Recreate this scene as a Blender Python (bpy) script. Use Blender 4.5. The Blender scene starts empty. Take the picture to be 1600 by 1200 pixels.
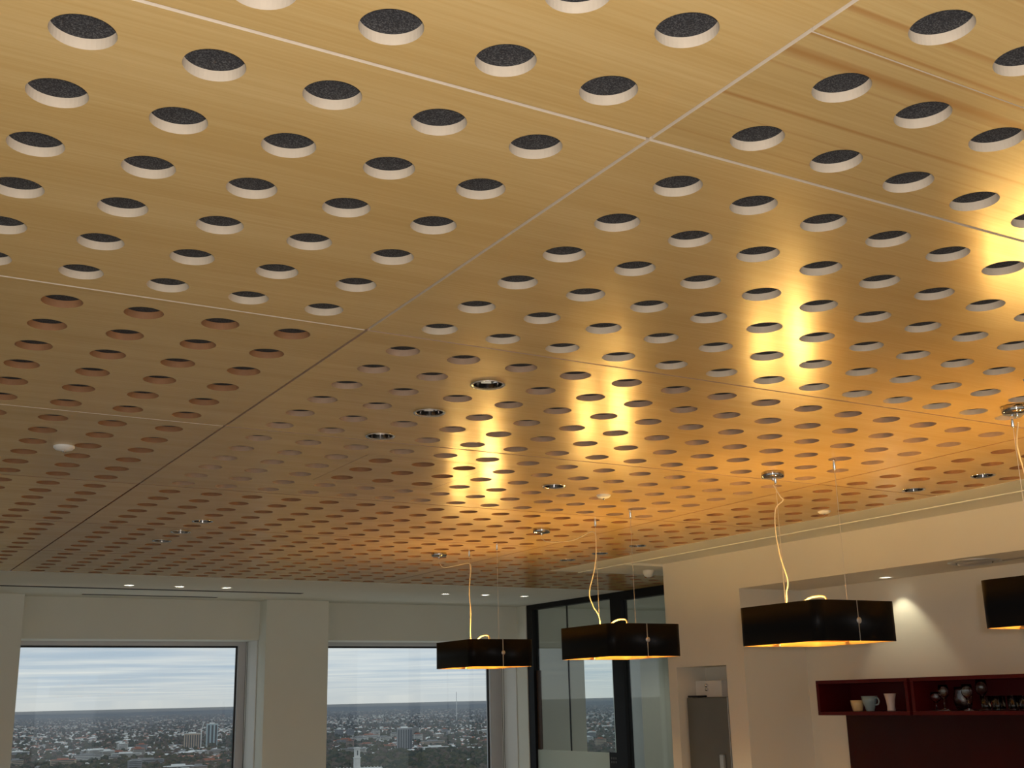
import bpy, math, random
from mathutils import Matrix, Vector
random.seed(7)
scene = bpy.context.scene
COL = scene.collection

# ------------------------------------------------------------------ camera, sky, exposure
CAM_Z = 1.70
CEIL = 2.70
YAW, PITCH, ROLL = 0.540697828, 0.264372075, -0.0235168277
_f = Vector((math.sin(YAW) * math.cos(PITCH), math.cos(YAW) * math.cos(PITCH), math.sin(PITCH)))
_r0 = Vector((math.cos(YAW), -math.sin(YAW), 0))
_u0 = _r0.cross(_f)
_r = math.cos(ROLL) * _r0 + math.sin(ROLL) * _u0
_u = -math.sin(ROLL) * _r0 + math.cos(ROLL) * _u0
cam_data = bpy.data.cameras.new('camera')
cam_data.sensor_width = 36.0
cam_data.lens = 36.0 * 1822.63 / 1600.0
cam_data.clip_start = 0.05
cam_data.clip_end = 120000
cam = bpy.data.objects.new('camera', cam_data)
COL.objects.link(cam)
cam.matrix_world = Matrix(((_r.x, _u.x, -_f.x, 0), (_r.y, _u.y, -_f.y, 0), (_r.z, _u.z, -_f.z, CAM_Z), (0, 0, 0, 1)))
scene.camera = cam

scene.view_settings.view_transform = 'Standard'
scene.view_settings.look = 'None'
scene.view_settings.gamma = 1.0
scene.view_settings.use_curve_mapping = False
scene.view_settings.exposure = 0.0

SKY_STRENGTH = 0.92
FLASH_W = 150.0
BULB_STRENGTH = 660.0
BULB_COLOR = (1.0, 0.575, 0.15)
DOWN_W = 26.0
DOWN_COLOR = (1.0, 0.94, 0.80)
SOFFIT_W = 30.0

world = bpy.data.worlds.new('sky')
scene.world = world
world.use_nodes = True
wn, wl = world.node_tree.nodes, world.node_tree.links
wn.clear()
w_out = wn.new('ShaderNodeOutputWorld')
w_bg = wn.new('ShaderNodeBackground')
w_bg.inputs['Strength'].default_value = SKY_STRENGTH
w_tc = wn.new('ShaderNodeTexCoord')
w_sep = wn.new('ShaderNodeSeparateXYZ')
wl.new(w_tc.outputs['Generated'], w_sep.inputs[0])
w_mx = wn.new('ShaderNodeMath'); w_mx.operation = 'MAXIMUM'; w_mx.inputs[1].default_value = 0.006
wl.new(w_sep.outputs['Z'], w_mx.inputs[0])
w_dx = wn.new('ShaderNodeMath'); w_dx.operation = 'DIVIDE'
w_dy = wn.new('ShaderNodeMath'); w_dy.operation = 'DIVIDE'
wl.new(w_sep.outputs['X'], w_dx.inputs[0]); wl.new(w_mx.outputs[0], w_dx.inputs[1])
wl.new(w_sep.outputs['Y'], w_dy.inputs[0]); wl.new(w_mx.outputs[0], w_dy.inputs[1])
w_cmb = wn.new('ShaderNodeCombineXYZ')
wl.new(w_dx.outputs[0], w_cmb.inputs[0]); wl.new(w_dy.outputs[0], w_cmb.inputs[1])
w_noise = wn.new('ShaderNodeTexNoise')
w_noise.inputs['Scale'].default_value = 0.16
w_noise.inputs['Detail'].default_value = 5.0
w_noise.inputs['Roughness'].default_value = 0.55
wl.new(w_cmb.outputs[0], w_noise.inputs['Vector'])
w_cr = wn.new('ShaderNodeValToRGB')
w_cr.color_ramp.elements[0].position = 0.40
w_cr.color_ramp.elements[0].color = (0.50, 0.60, 0.70, 1)
w_cr.color_ramp.elements[1].position = 0.68
w_cr.color_ramp.elements[1].color = (0.88, 0.89, 0.86, 1)
wl.new(w_noise.outputs['Fac'], w_cr.inputs['Fac'])
w_gr = wn.new('ShaderNodeMapRange')
w_gr.inputs['From Min'].default_value = 0.0
w_gr.inputs['From Max'].default_value = 0.03
w_gr.inputs['To Min'].default_value = 0.85
w_gr.inputs['To Max'].default_value = 0.0
wl.new(w_sep.outputs['Z'], w_gr.inputs['Value'])
w_mix = wn.new('ShaderNodeMix'); w_mix.data_type = 'RGBA'
wl.new(w_gr.outputs[0], w_mix.inputs['Factor'])
wl.new(w_cr.outputs['Color'], w_mix.inputs['A'])
w_mix.inputs['B'].default_value = (0.70, 0.71, 0.69, 1)
wl.new(w_mix.outputs['Result'], w_bg.inputs['Color'])
wl.new(w_bg.outputs[0], w_out.inputs['Surface'])

# the compact camera's own flash, a hand's breadth beside the lens
fl = bpy.data.lights.new('camera_flash', 'POINT')
fl.energy = FLASH_W
fl.color = (1.0, 0.955, 0.97)
fl.shadow_soft_size = 0.02
flo = bpy.data.objects.new('camera_flash', fl)
COL.objects.link(flo)
flo.location = Vector((0, 0, CAM_Z)) + _r * 0.05 + _u * 0.04

# ------------------------------------------------------------------ helpers
MATS = {}

def nodes_of(name):
    m = bpy.data.materials.new(name)
    m.use_nodes = True
    nt = m.node_tree
    b = nt.nodes['Principled BSDF']
    MATS[name] = m
    return m, nt.nodes, nt.links, b

def simple(name, col, rough=0.5, metal=0.0, var=0.06, scale=6.0, bump=0.0, spec=0.5, emis=0.0, emis_col=None):
    """A plain painted or metal surface with a faint procedural mottling."""
    m, n, l, b = nodes_of(name)
    tc = n.new('ShaderNodeTexCoord')
    nz = n.new('ShaderNodeTexNoise')
    nz.inputs['Scale'].default_value = scale
    nz.inputs['Detail'].default_value = 4.0
    l.new(tc.outputs['Object'], nz.inputs['Vector'])
    cr = n.new('ShaderNodeValToRGB')
    lo = tuple(c * (1 - var) for c in col); hi = tuple(min(1, c * (1 + var)) for c in col)
    cr.color_ramp.elements[0].position = 0.3; cr.color_ramp.elements[0].color = (*lo, 1)
    cr.color_ramp.elements[1].position = 0.7; cr.color_ramp.elements[1].color = (*hi, 1)
    l.new(nz.outputs['Fac'], cr.inputs['Fac'])
    l.new(cr.outputs['Color'], b.inputs['Base Color'])
    b.inputs['Roughness'].default_value = rough
    b.inputs['Metallic'].default_value = metal
    b.inputs['Specular IOR Level'].default_value = spec
    if emis:
        b.inputs['Emission Color'].default_value = (*(emis_col or col), 1)
        b.inputs['Emission Strength'].default_value = emis
    if bump:
        bp = n.new('ShaderNodeBump'); bp.inputs['Strength'].default_value = bump; bp.inputs['Distance'].default_value = 0.002
        nz2 = n.new('ShaderNodeTexNoise'); nz2.inputs['Scale'].default_value = scale * 40
        l.new(tc.outputs['Object'], nz2.inputs['Vector'])
        l.new(nz2.outputs['Fac'], bp.inputs['Height'])
        l.new(bp.outputs[0], b.inputs['Normal'])
    return m

def veneer(name, light, dark, streak=None, rough=0.25):
    """Clear-finished timber veneer, grain running along X, shifted for each board."""
    m, n, l, b = nodes_of(name)
    tc = n.new('ShaderNodeTexCoord')
    oi = n.new('ShaderNodeObjectInfo')
    mul = n.new('ShaderNodeMath'); mul.operation = 'MULTIPLY'; mul.inputs[1].default_value = 53.0
    l.new(oi.outputs['Random'], mul.inputs[0])
    cmb = n.new('ShaderNodeCombineXYZ')
    for i in range(3):
        l.new(mul.outputs[0], cmb.inputs[i])
    add = n.new('ShaderNodeVectorMath'); add.operation = 'ADD'
    l.new(tc.outputs['Object'], add.inputs[0]); l.new(cmb.outputs[0], add.inputs[1])
    def grain(sx, sy, det, dist=0.0):
        mp = n.new('ShaderNodeMapping')
        mp.inputs['Scale'].default_value = (sx, sy, 1)
        l.new(add.outputs[0], mp.inputs['Vector'])
        nz = n.new('ShaderNodeTexNoise')
        nz.inputs['Scale'].default_value = 1.0
        nz.inputs['Detail'].default_value = det
        nz.inputs['Distortion'].default_value = dist
        l.new(mp.outputs[0], nz.inputs['Vector'])
        return nz
    g1 = grain(3.0, 150.0, 3.0)
    g2 = grain(0.7, 9.0, 4.0, 0.4)
    mx = n.new('ShaderNodeMath'); mx.operation = 'MULTIPLY_ADD'; mx.inputs[1].default_value = 0.38
    l.new(g1.outputs['Fac'], mx.inputs[0])
    m2 = n.new('ShaderNodeMath'); m2.operation = 'MULTIPLY'; m2.inputs[1].default_value = 0.55
    l.new(g2.outputs['Fac'], m2.inputs[0]); l.new(m2.outputs[0], mx.inputs[2])
    cr = n.new('ShaderNodeValToRGB')
    cr.color_ramp.elements[0].position = 0.34; cr.color_ramp.elements[0].color = (*dark, 1)
    cr.color_ramp.elements[1].position = 0.64; cr.color_ramp.elements[1].color = (*light, 1)
    l.new(mx.outputs[0], cr.inputs['Fac'])
    col_out = cr.outputs['Color']
    if streak:
        g3 = grain(0.12, 44.0, 1.0, 0.1)
        sr = n.new('ShaderNodeValToRGB')
        sr.color_ramp.elements[0].position = 0.54; sr.color_ramp.elements[0].color = (0, 0, 0, 1)
        sr.color_ramp.elements[1].position = 0.66; sr.color_ramp.elements[1].color = (1, 1, 1, 1)
        l.new(g3.outputs['Fac'], sr.inputs['Fac'])
        mm = n.new('ShaderNodeMix'); mm.data_type = 'RGBA'
        l.new(sr.outputs['Color'], mm.inputs['Factor'])
        l.new(col_out, mm.inputs['A']); mm.inputs['B'].default_value = (*streak, 1)
        col_out = mm.outputs['Result']
    hs = n.new('ShaderNodeHueSaturation')
    mr = n.new('ShaderNodeMapRange'); mr.inputs['To Min'].default_value = 0.90; mr.inputs['To Max'].default_value = 1.08
    l.new(oi.outputs['Random'], mr.inputs['Value'])
    l.new(mr.outputs[0], hs.inputs['Value'])
    l.new(col_out, hs.inputs['Color'])
    l.new(hs.outputs['Color'], b.inputs['Base Color'])
    b.inputs['Roughness'].default_value = rough
    b.inputs['Specular IOR Level'].default_value = 0.55
    bp = n.new('ShaderNodeBump'); bp.inputs['Strength'].default_value = 0.07; bp.inputs['Distance'].default_value = 0.001
    l.new(g1.outputs['Fac'], bp.inputs['Height']); l.new(bp.outputs[0], b.inputs['Normal'])
    return m

def glass_sheet(name, tint=(1, 1, 1), refl=1.0, rough=0.0):
    """A thin pane: passes light straight through, mirrors a little of the room (Fresnel)."""
    m, n, l, b = nodes_of(name)
    n.remove(b)
    out = n['Material Output']
    tr = n.new('ShaderNodeBsdfTransparent'); tr.inputs['Color'].default_value = (*tint, 1)
    gl = n.new('ShaderNodeBsdfGlossy'); gl.inputs['Roughness'].default_value = rough
    gl.inputs['Color'].default_value = (refl, refl, refl, 1)
    lw = n.new('ShaderNodeLayerWeight'); lw.inputs['Blend'].default_value = 0.5
    pw = n.new('ShaderNodeMath'); pw.operation = 'POWER'; pw.inputs[1].default_value = 5.0
    l.new(lw.outputs['Facing'], pw.inputs[0])
    fr = n.new('ShaderNodeMath'); fr.operation = 'MULTIPLY_ADD'; fr.inputs[1].default_value = 0.9; fr.inputs[2].default_value = 0.05
    l.new(pw.outputs[0], fr.inputs[0])
    mx = n.new('ShaderNodeMixShader')
    l.new(fr.outputs[0], mx.inputs[0]); l.new(tr.outputs[0], mx.inputs[1]); l.new(gl.outputs[0], mx.inputs[2])
    l.new(mx.outputs[0], out.inputs['Surface'])
    return m

def clear_glass(name, col=(1, 1, 1), rough=0.0):
    m, n, l, b = nodes_of(name)
    b.inputs['Base Color'].default_value = (*col, 1)
    b.inputs['Roughness'].default_value = rough
    b.inputs['Transmission Weight'].default_value = 1.0
    b.inputs['IOR'].default_value = 1.45
    return m

class MB:
    """Collects vertices and faces for one mesh object."""
    def __init__(self):
        self.v, self.f, self.m = [], [], []
    def face(self, pts, mi=0):
        b = len(self.v)
        self.v.extend(pts)
        self.f.append(tuple(range(b, b + len(pts)))); self.m.append(mi)
    def box(self, x0, x1, y0, y1, z0, z1, mi=0):
        b = len(self.v)
        self.v += [(x0, y0, z0), (x1, y0, z0), (x1, y1, z0), (x0, y1, z0), (x0, y0, z1), (x1, y0, z1), (x1, y1, z1), (x0, y1, z1)]
        for q in ((0, 3, 2, 1), (4, 5, 6, 7), (0, 1, 5, 4), (1, 2, 6, 5), (2, 3, 7, 6), (3, 0, 4, 7)):
            self.f.append(tuple(b + i for i in q)); self.m.append(mi)
        return self
    def lathe(self, prof, cx=0, cy=0, seg=24, mi=0, cap0=False, cap1=False, axis='z', cz=0):
        """prof: list of (radius, height)."""
        b = len(self.v)
        for (r, h) in prof:
            for k in range(seg):
                a = 2 * math.pi * k / seg
                if axis == 'z':
                    self.v.append((cx + r * math.cos(a), cy + r * math.sin(a), cz + h))
                elif axis == 'y':
                    self.v.append((cx + r * math.cos(a), cy + h, cz + r * math.sin(a)))
                else:
                    self.v.append((cx + h, cy + r * math.cos(a), cz + r * math.sin(a)))
        for i in range(len(prof) - 1):
            for k in range(seg):
                k2 = (k + 1) % seg
                self.f.append((b + i * seg + k, b + i * seg + k2, b + (i + 1) * seg + k2, b + (i + 1) * seg + k)); self.m.append(mi)
        if cap0:
            self.f.append(tuple(b + k for k in range(seg))[::-1]); self.m.append(mi)
        if cap1:
            self.f.append(tuple(b + (len(prof) - 1) * seg + k for k in range(seg))); self.m.append(mi)
        return self
    def tube(self, pts, r, seg=8, mi=0):
        pts = [Vector(p) for p in pts]
        b = len(self.v)
        n = len(pts)
        up = Vector((0.31, 0.2, 0.93))
        for i, p in enumerate(pts):
            t = (pts[min(i + 1, n - 1)] - pts[max(i - 1, 0)]).normalized()
            a = t.cross(up)
            if a.length < 1e-3:
                a = t.cross(Vector((1, 0, 0)))
            a.normalize(); c = t.cross(a)
            for k in range(seg):
                an = 2 * math.pi * k / seg
                self.v.append(tuple(p + r * (math.cos(an) * a + math.sin(an) * c)))
        for i in range(n - 1):
            for k in range(seg):
                k2 = (k + 1) % seg
                self.f.append((b + i * seg + k, b + i * seg + k2, b + (i + 1) * seg + k2, b + (i + 1) * seg + k)); self.m.append(mi)
        self.f.append(tuple(b + k for k in range(seg))); self.m.append(mi)
        self.f.append(tuple(b + (n - 1) * seg + k for k in range(seg))[::-1]); self.m.append(mi)
        return self
    def mesh(self, name, mats, smooth=False):
        me = bpy.data.meshes.new(name)
        me.from_pydata(self.v, [], self.f)
        for mt in mats:
            me.materials.append(mt)
        me.polygons.foreach_set('material_index', self.m)
        if smooth:
            me.polygons.foreach_set('use_smooth', [True] * len(self.f))
        me.update()
        return me
    def build(self, name, mats, parent=None, loc=(0, 0, 0), smooth=False, fix=False):
        if not isinstance(mats, (list, tuple)):
            mats = [mats]
        me = self.mesh(name, mats, smooth)
        if fix:
            import bmesh
            bm = bmesh.new(); bm.from_mesh(me)
            bmesh.ops.recalc_face_normals(bm, faces=bm.faces); bm.to_mesh(me); bm.free()
        return put(name, me, parent, loc)

def put(name, data, parent=None, loc=(0, 0, 0), rz=0.0):
    o = bpy.data.objects.new(name, data)
    COL.objects.link(o)
    o.location = loc
    o.rotation_euler = (0, 0, rz)
    if parent is not None:
        o.parent = parent
    return o

def bevel(o, w, seg=2):
    md = o.modifiers.new('edge', 'BEVEL')
    md.width = w; md.segments = seg; md.limit_method = 'ANGLE'
    return o

def thing(name, label, cat, loc=(0, 0, 0), rz=0.0, group=None):
    o = put(name, None, None, loc, rz)
    return tag(o, label, cat, group)

def tag(o, label, cat, group=None):
    o['label'] = label; o['category'] = cat
    if group:
        o['group'] = group
    return o

def struct(o, label=None):
    o['kind'] = 'structure'
    if label:
        o['label'] = label
    return o

def spot(name, parent, loc, watts, color, angle=80, blend=0.5, radius=0.03):
    s = bpy.data.lights.new(name, 'SPOT')
    s.energy = watts; s.color = color
    s.spot_size = math.radians(angle); s.spot_blend = blend
    s.shadow_soft_size = radius
    return put(name, s, parent, loc)

# ------------------------------------------------------------------ materials
V_LIGHT, V_DARK = (0.63, 0.448, 0.192), (0.54, 0.358, 0.128)
M_VENEER = veneer('timber_veneer', V_LIGHT, V_DARK)
M_VENEER_FIG = veneer('figured_timber_veneer', (0.64, 0.458, 0.192), (0.54, 0.358, 0.128), streak=(0.45, 0.24, 0.075))
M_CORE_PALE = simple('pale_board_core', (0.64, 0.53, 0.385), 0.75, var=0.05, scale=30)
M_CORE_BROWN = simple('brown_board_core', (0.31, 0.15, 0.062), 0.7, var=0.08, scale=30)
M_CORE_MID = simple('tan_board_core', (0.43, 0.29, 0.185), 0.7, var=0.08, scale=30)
M_PLASTER = simple('white_plaster', (0.75, 0.76, 0.68), 0.75, var=0.015, scale=2.0)
M_WALL = simple('warm_white_wall_paint', (0.74, 0.70, 0.60), 0.7, var=0.015, scale=2.0)
M_REVEAL = simple('window_reveal_paint', (0.76, 0.76, 0.73), 0.6, var=0.01, scale=2.0)
M_ALU = simple('window_aluminium', (0.58, 0.58, 0.60), 0.4, metal=0.15, var=0.03)
M_GASKET = simple('black_rubber_gasket', (0.012, 0.012, 0.014), 0.6)
M_FLOOR = simple('grey_carpet', (0.30, 0.27, 0.23), 0.95, var=0.15, scale=60, bump=0.3)
M_BLACKFRAME = simple('black_powder_coat', (0.007, 0.007, 0.008), 0.5, spec=0.2)
M_CHROME = simple('chrome', (0.80, 0.80, 0.80), 0.10, metal=1.0, var=0.02)
M_DARKCHROME = simple('smoked_chrome', (0.40, 0.38, 0.35), 0.08, metal=1.0, var=0.02)
M_STEEL = simple('brushed_steel', (0.15, 0.148, 0.13), 0.42, metal=0.35, var=0.04)
M_STEEL_PALE = simple('pale_steel_trim', (0.55, 0.55, 0.53), 0.35, metal=0.7, var=0.03)
M_SHADE = simple('black_lampshade', (0.004, 0.004, 0.0045), 0.40, var=0.1, spec=0.10)
M_GOLD = simple('gold_shade_lining', (0.80, 0.50, 0.16), 0.45, metal=0.25, var=0.04)
M_BULB = simple('lit_bulb', (1, 0.9, 0.7), 0.4, emis=BULB_STRENGTH, emis_col=BULB_COLOR)
M_CORD = simple('clear_flex', (0.55, 0.48, 0.36), 0.3, var=0.1, scale=40)
M_WIRE = simple('steel_suspension_wire', (0.62, 0.58, 0.50), 0.35, metal=0.7)
M_RED = simple('dark_red_lacquer', (0.075, 0.0028, 0.004), 0.4, var=0.05, spec=0.25)
M_REDPANEL = simple('deep_red_splashback_glass', (0.034, 0.0015, 0.002), 0.22, var=0.05, spec=0.3)
M_WHITEPLASTIC = simple('white_plastic', (0.78, 0.77, 0.72), 0.45, var=0.02)
M_LAMPDISC = simple('lit_downlight_lamp', (1, 1, 1), 0.5, emis=14.0, emis_col=(1.0, 0.93, 0.80))
M_LAMPDIM = simple('shaded_downlight_lamp', (0.8, 0.8, 0.75), 0.5, emis=3.0, emis_col=(1.0, 0.9, 0.7))
M_WHITEREFL = simple('white_downlight_reflector', (0.85, 0.85, 0.82), 0.35, var=0.02)
M_DARKREFL = simple('dark_mirror_reflector', (0.10, 0.09, 0.08), 0.12, metal=1.0, var=0.05)
M_PANE = glass_sheet('window_glass', (0.93, 0.97, 0.97))
M_PARTGLASS = glass_sheet('partition_glass', (0.90, 0.93, 0.92))
M_TUMBLER = clear_glass('drinking_glass', rough=0.04)
M_BLUEGLASS = clear_glass('blue_drinking_glass', (0.10, 0.16, 0.55))
M_REDGLASS = clear_glass('red_glass_base', (0.7, 0.03, 0.03))

# black acoustic felt with pale flecks
M_FELT, _n, _l, _b = nodes_of('black_acoustic_felt')
_tc = _n.new('ShaderNodeTexCoord')
_nz = _n.new('ShaderNodeTexNoise'); _nz.inputs['Scale'].default_value = 420; _nz.inputs['Detail'].default_value = 2
_l.new(_tc.outputs['Object'], _nz.inputs['Vector'])
_cr = _n.new('ShaderNodeValToRGB')
_cr.color_ramp.elements[0].position = 0.45; _cr.color_ramp.elements[0].color = (0.014, 0.014, 0.016, 1)
_cr.color_ramp.elements[1].position = 0.85; _cr.color_ramp.elements[1].color = (0.15, 0.15, 0.15, 1)
_l.new(_nz.outputs['Fac'], _cr.inputs['Fac']); _l.new(_cr.outputs['Color'], _b.inputs['Base Color'])
_b.inputs['Roughness'].default_value = 0.95

# frosted film on glass
M_FROST, _n, _l, _b = nodes_of('frosted_film')
_n.remove(_b)
_tr = _n.new('ShaderNodeBsdfTranslucent'); _tr.inputs['Color'].default_value = (0.70, 0.76, 0.72, 1)
_df = _n.new('ShaderNodeBsdfDiffuse'); _df.inputs['Color'].default_value = (0.60, 0.66, 0.62, 1)
_mx = _n.new('ShaderNodeMixShader'); _mx.inputs[0].default_value = 0.5
_l.new(_tr.outputs[0], _mx.inputs[1]); _l.new(_df.outputs[0], _mx.inputs[2])
_l.new(_mx.outputs[0], _n['Material Output'].inputs['Surface'])

# ------------------------------------------------------------------ perforated ceiling
PX, PY = 0.203534, 0.211392            # hole pitch
BAND = 6 * PY + 0.025399               # one board across, joint to joint
YJ = 1.55785                           # first full-view joint
XJ0, XJ1, XJ2, XEDGE = -1.748, 1.2456, 4.2455, 5.122
GAP = 0.009
HOLE_R, BOARD_T, SEG = 0.0505, 0.0195, 40

def perforated(xs, ys, x0, x1, y0, y1, skip=(), r=HOLE_R, t=BOARD_T, rim_slot=True, rim_sides=True):
    """One board with round holes at every (x, y); local origin = (0, 0), underside at z = 0."""
    mb = MB()
    bx = [x0] + [(a + b) / 2 for a, b in zip(xs, xs[1:])] + [x1]
    by = [y0] + [(a + b) / 2 for a, b in zip(ys, ys[1:])] + [y1]
    for i, cx in enumerate(xs):
        for j, cy in enumerate(ys):
            if (i, j) in skip:
                continue
            ax, bx_, ay, by_ = bx[i], bx[i + 1], by[j], by[j + 1]
            def edge(a):
                c, s = math.cos(a), math.sin(a)
                tx = ((bx_ - cx) if c > 0 else (ax - cx)) / c if abs(c) > 1e-9 else 1e9
                ty = ((by_ - cy) if s > 0 else (ay - cy)) / s if abs(s) > 1e-9 else 1e9
                side = 0 if tx < ty else 1
                k = min(tx, ty)
                return (cx + c * k, cy + s * k), (side, c > 0 if side == 0 else s > 0)
            angs = [2 * math.pi * (k + 0.37) / SEG for k in range(SEG)]
            ring = [(cx + r * math.cos(a), cy + r * math.sin(a)) for a in angs]
            ed = [edge(a) for a in angs]
            b = len(mb.v)
            mb.v += [(x, y, 0.0) for x, y in ring] + [(x, y, t) for x, y in ring] + [(e[0][0], e[0][1], 0.0) for e in ed]
            for k in range(SEG):
                k2 = (k + 1) % SEG
                poly = [b + k, b + k2, b + 2 * SEG + k2]
                if ed[k][1] != ed[k2][1]:
                    px = ed[k][0][0] if ed[k][1][0] == 0 else ed[k2][0][0]
                    py = ed[k][0][1] if ed[k][1][0] == 1 else ed[k2][0][1]
                    mb.v.append((px, py, 0.0)); poly.append(len(mb.v) - 1)
                poly.append(b + 2 * SEG + k)
                mb.f.append(tuple(poly)); mb.m.append(0)
                mb.f.append((b + k, b + SEG + k, b + SEG + k2, b + k2)); mb.m.append(1)
    if rim_sides:
        for (ax, ay, bx2, by2) in ((x0, y0, x1, y0), (x1, y0, x1, y1), (x1, y1, x0, y1), (x0, y1, x0, y0)):
            mb.face([(ax, ay, 0), (bx2, by2, 0), (bx2, by2, t), (ax, ay, t)], 2 if rim_slot else 1)
    return mb

ceiling = struct(put('ceiling', None, None, (0, 0, CEIL)), 'golden timber ceiling of boards drilled with rows of round holes')

def board(me, loc, face_mat, core_mat, name='board', edge_mat=None):
    o = put(name, me, ceiling, loc)
    for i, mt in enumerate((face_mat, core_mat, edge_mat or core_mat)):
        o.material_slots[i].link = 'OBJECT'
        o.material_slots[i].material = mt
    return o

LEFT_XS = [1.074578 - PX * k - XJ0 for k in range(13, -1, -1)]     # local to XJ0
MID_XS = [1.422772 + PX * k - XJ1 for k in range(14)]              # local to XJ1
RIGHT_XS = [4.420 + PX * k - XJ2 for k in range(4)]
ROWS_L = [0.12569 + PY * k for k in range(6)]
ROWS_R = [0.12569 + 0.01316 + PY * k for k in range(6)]
g = GAP / 2
me_left = perforated(LEFT_XS, ROWS_L, g, XJ1 - XJ0 - g, g, BAND - g).mesh('wide_board', [M_VENEER, M_CORE_PALE, M_CORE_PALE])
me_mid = perforated(MID_XS, ROWS_R, g, XJ2 - XJ1 - g, g, BAND - g).mesh('wide_board', [M_VENEER, M_CORE_PALE, M_CORE_PALE])
me_right = perforated(RIGHT_XS, ROWS_R, g, XEDGE - XJ2 - 0.004, g, BAND - g).mesh('cut_board', [M_VENEER, M_CORE_PALE, M_CORE_PALE])
FAR_XS = [4.420 + PX * k - XJ2 for k in range(12)]
me_far = perforated(FAR_XS, ROWS_R, g, 6.84 - XJ2, g, BAND - g).mesh('wide_board', [M_VENEER, M_CORE_PALE, M_CORE_PALE])
# middle board carrying the square access hatch (columns 3-5, rows 1-3)
HATCH = {(i, j) for i in (3, 4, 5) for j in (1, 2, 3)}
me_hatched = perforated(MID_XS, ROWS_R, g, XJ2 - XJ1 - g, g, BAND - g, skip=HATCH).mesh('wide_board', [M_VENEER, M_CORE_PALE, M_CORE_PALE])
hx0 = (MID_XS[2] + MID_XS[3]) / 2 + 0.002; hx1 = (MID_XS[5] + MID_XS[6]) / 2 - 0.002
hy0 = (ROWS_R[0] + ROWS_R[1]) / 2 + 0.002; hy1 = (ROWS_R[3] + ROWS_R[4]) / 2 - 0.002
me_hatch = perforated(MID_XS[3:6], ROWS_R[1:4], hx0, hx1, hy0, hy1).mesh('access_hatch', [M_VENEER, M_CORE_BROWN, M_CORE_BROWN])
# the near middle board is made of two lengths, two rows and four rows
cut = (ROWS_R[3] + ROWS_R[4]) / 2
me_short_a = perforated(MID_XS, ROWS_R[4:], g, XJ2 - XJ1 - g, cut + 0.0015, BAND - g).mesh('short_board', [M_VENEER, M_CORE_PALE, M_CORE_PALE])
me_short_b = perforated(MID_XS, ROWS_R[:4], g, XJ2 - XJ1 - g, g, cut - 0.0015).mesh('short_board', [M_VENEER, M_CORE_PALE, M_CORE_PALE])

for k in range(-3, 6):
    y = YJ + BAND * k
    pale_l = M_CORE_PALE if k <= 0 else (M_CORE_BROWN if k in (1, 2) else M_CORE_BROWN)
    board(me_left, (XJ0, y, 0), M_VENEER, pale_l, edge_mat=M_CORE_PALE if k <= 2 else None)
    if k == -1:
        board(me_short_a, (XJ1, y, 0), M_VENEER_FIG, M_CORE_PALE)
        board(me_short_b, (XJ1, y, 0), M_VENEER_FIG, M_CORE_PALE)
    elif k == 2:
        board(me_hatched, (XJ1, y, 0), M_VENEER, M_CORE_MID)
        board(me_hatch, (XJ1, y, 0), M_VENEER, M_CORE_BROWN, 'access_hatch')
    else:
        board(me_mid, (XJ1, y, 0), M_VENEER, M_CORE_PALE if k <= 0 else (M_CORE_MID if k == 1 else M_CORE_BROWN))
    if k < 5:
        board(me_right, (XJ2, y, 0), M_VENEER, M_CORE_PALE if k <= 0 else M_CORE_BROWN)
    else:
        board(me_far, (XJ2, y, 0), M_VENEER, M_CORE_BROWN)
Y_END = YJ + BAND * 6

# downlights that sit in the hole grid
def row_y(k, j):
    return YJ + BAND * k + ROWS_R[j]
GRID_DOWN = [(XJ1 + MID_XS[2], row_y(1, 1)), (XJ1 + MID_XS[2], row_y(1, 3)), (XJ1 + MID_XS[2], row_y(1, 5)),
             (XJ1 + MID_XS[2], row_y(3, 4)), (XJ1 + MID_XS[2], row_y(4, 0)), (XJ1 + MID_XS[2], row_y(4, 2)),
             (XJ1 + MID_XS[8], row_y(2, 2)),
             (XJ2 + RIGHT_XS[2], row_y(1, 5)), (XJ2 + RIGHT_XS[2], row_y(1, 3)),
             (XJ2 + RIGHT_XS[2], row_y(3, 4)), (XJ2 + RIGHT_XS[2], row_y(4, 0)), (XJ2 + RIGHT_XS[2], row_y(4, 2))]
# felt laid over the boards, cut out at each downlight
fb = MB()
xs_all = sorted({-1.95, 1.25, 3.15, 4.24, 6.84} | {v for x, _ in GRID_DOWN for v in (round(x - 0.055, 4), round(x + 0.055, 4))})
ys_all = sorted({-2.4, Y_END + 0.01} | {v for _, y in GRID_DOWN for v in (round(y - 0.055, 4), round(y + 0.055, 4))})
for xa, xb in zip(xs_all, xs_all[1:]):
    for ya, yb in zip(ys_all, ys_all[1:]):
        mx_, my_ = (xa + xb) / 2, (ya + yb) / 2
        if mx_ > XEDGE and my_ < 7.9:
            continue
        if any(abs(mx_ - x) < 0.05 and abs(my_ - y) < 0.05 for x, y in GRID_DOWN):
            continue
        fb.face([(xa, ya, 0.0205), (xa, yb, 0.0205), (xb, yb, 0.0205), (xb, ya, 0.0205)])
fb.build('felt_backing', M_FELT, ceiling)

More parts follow.
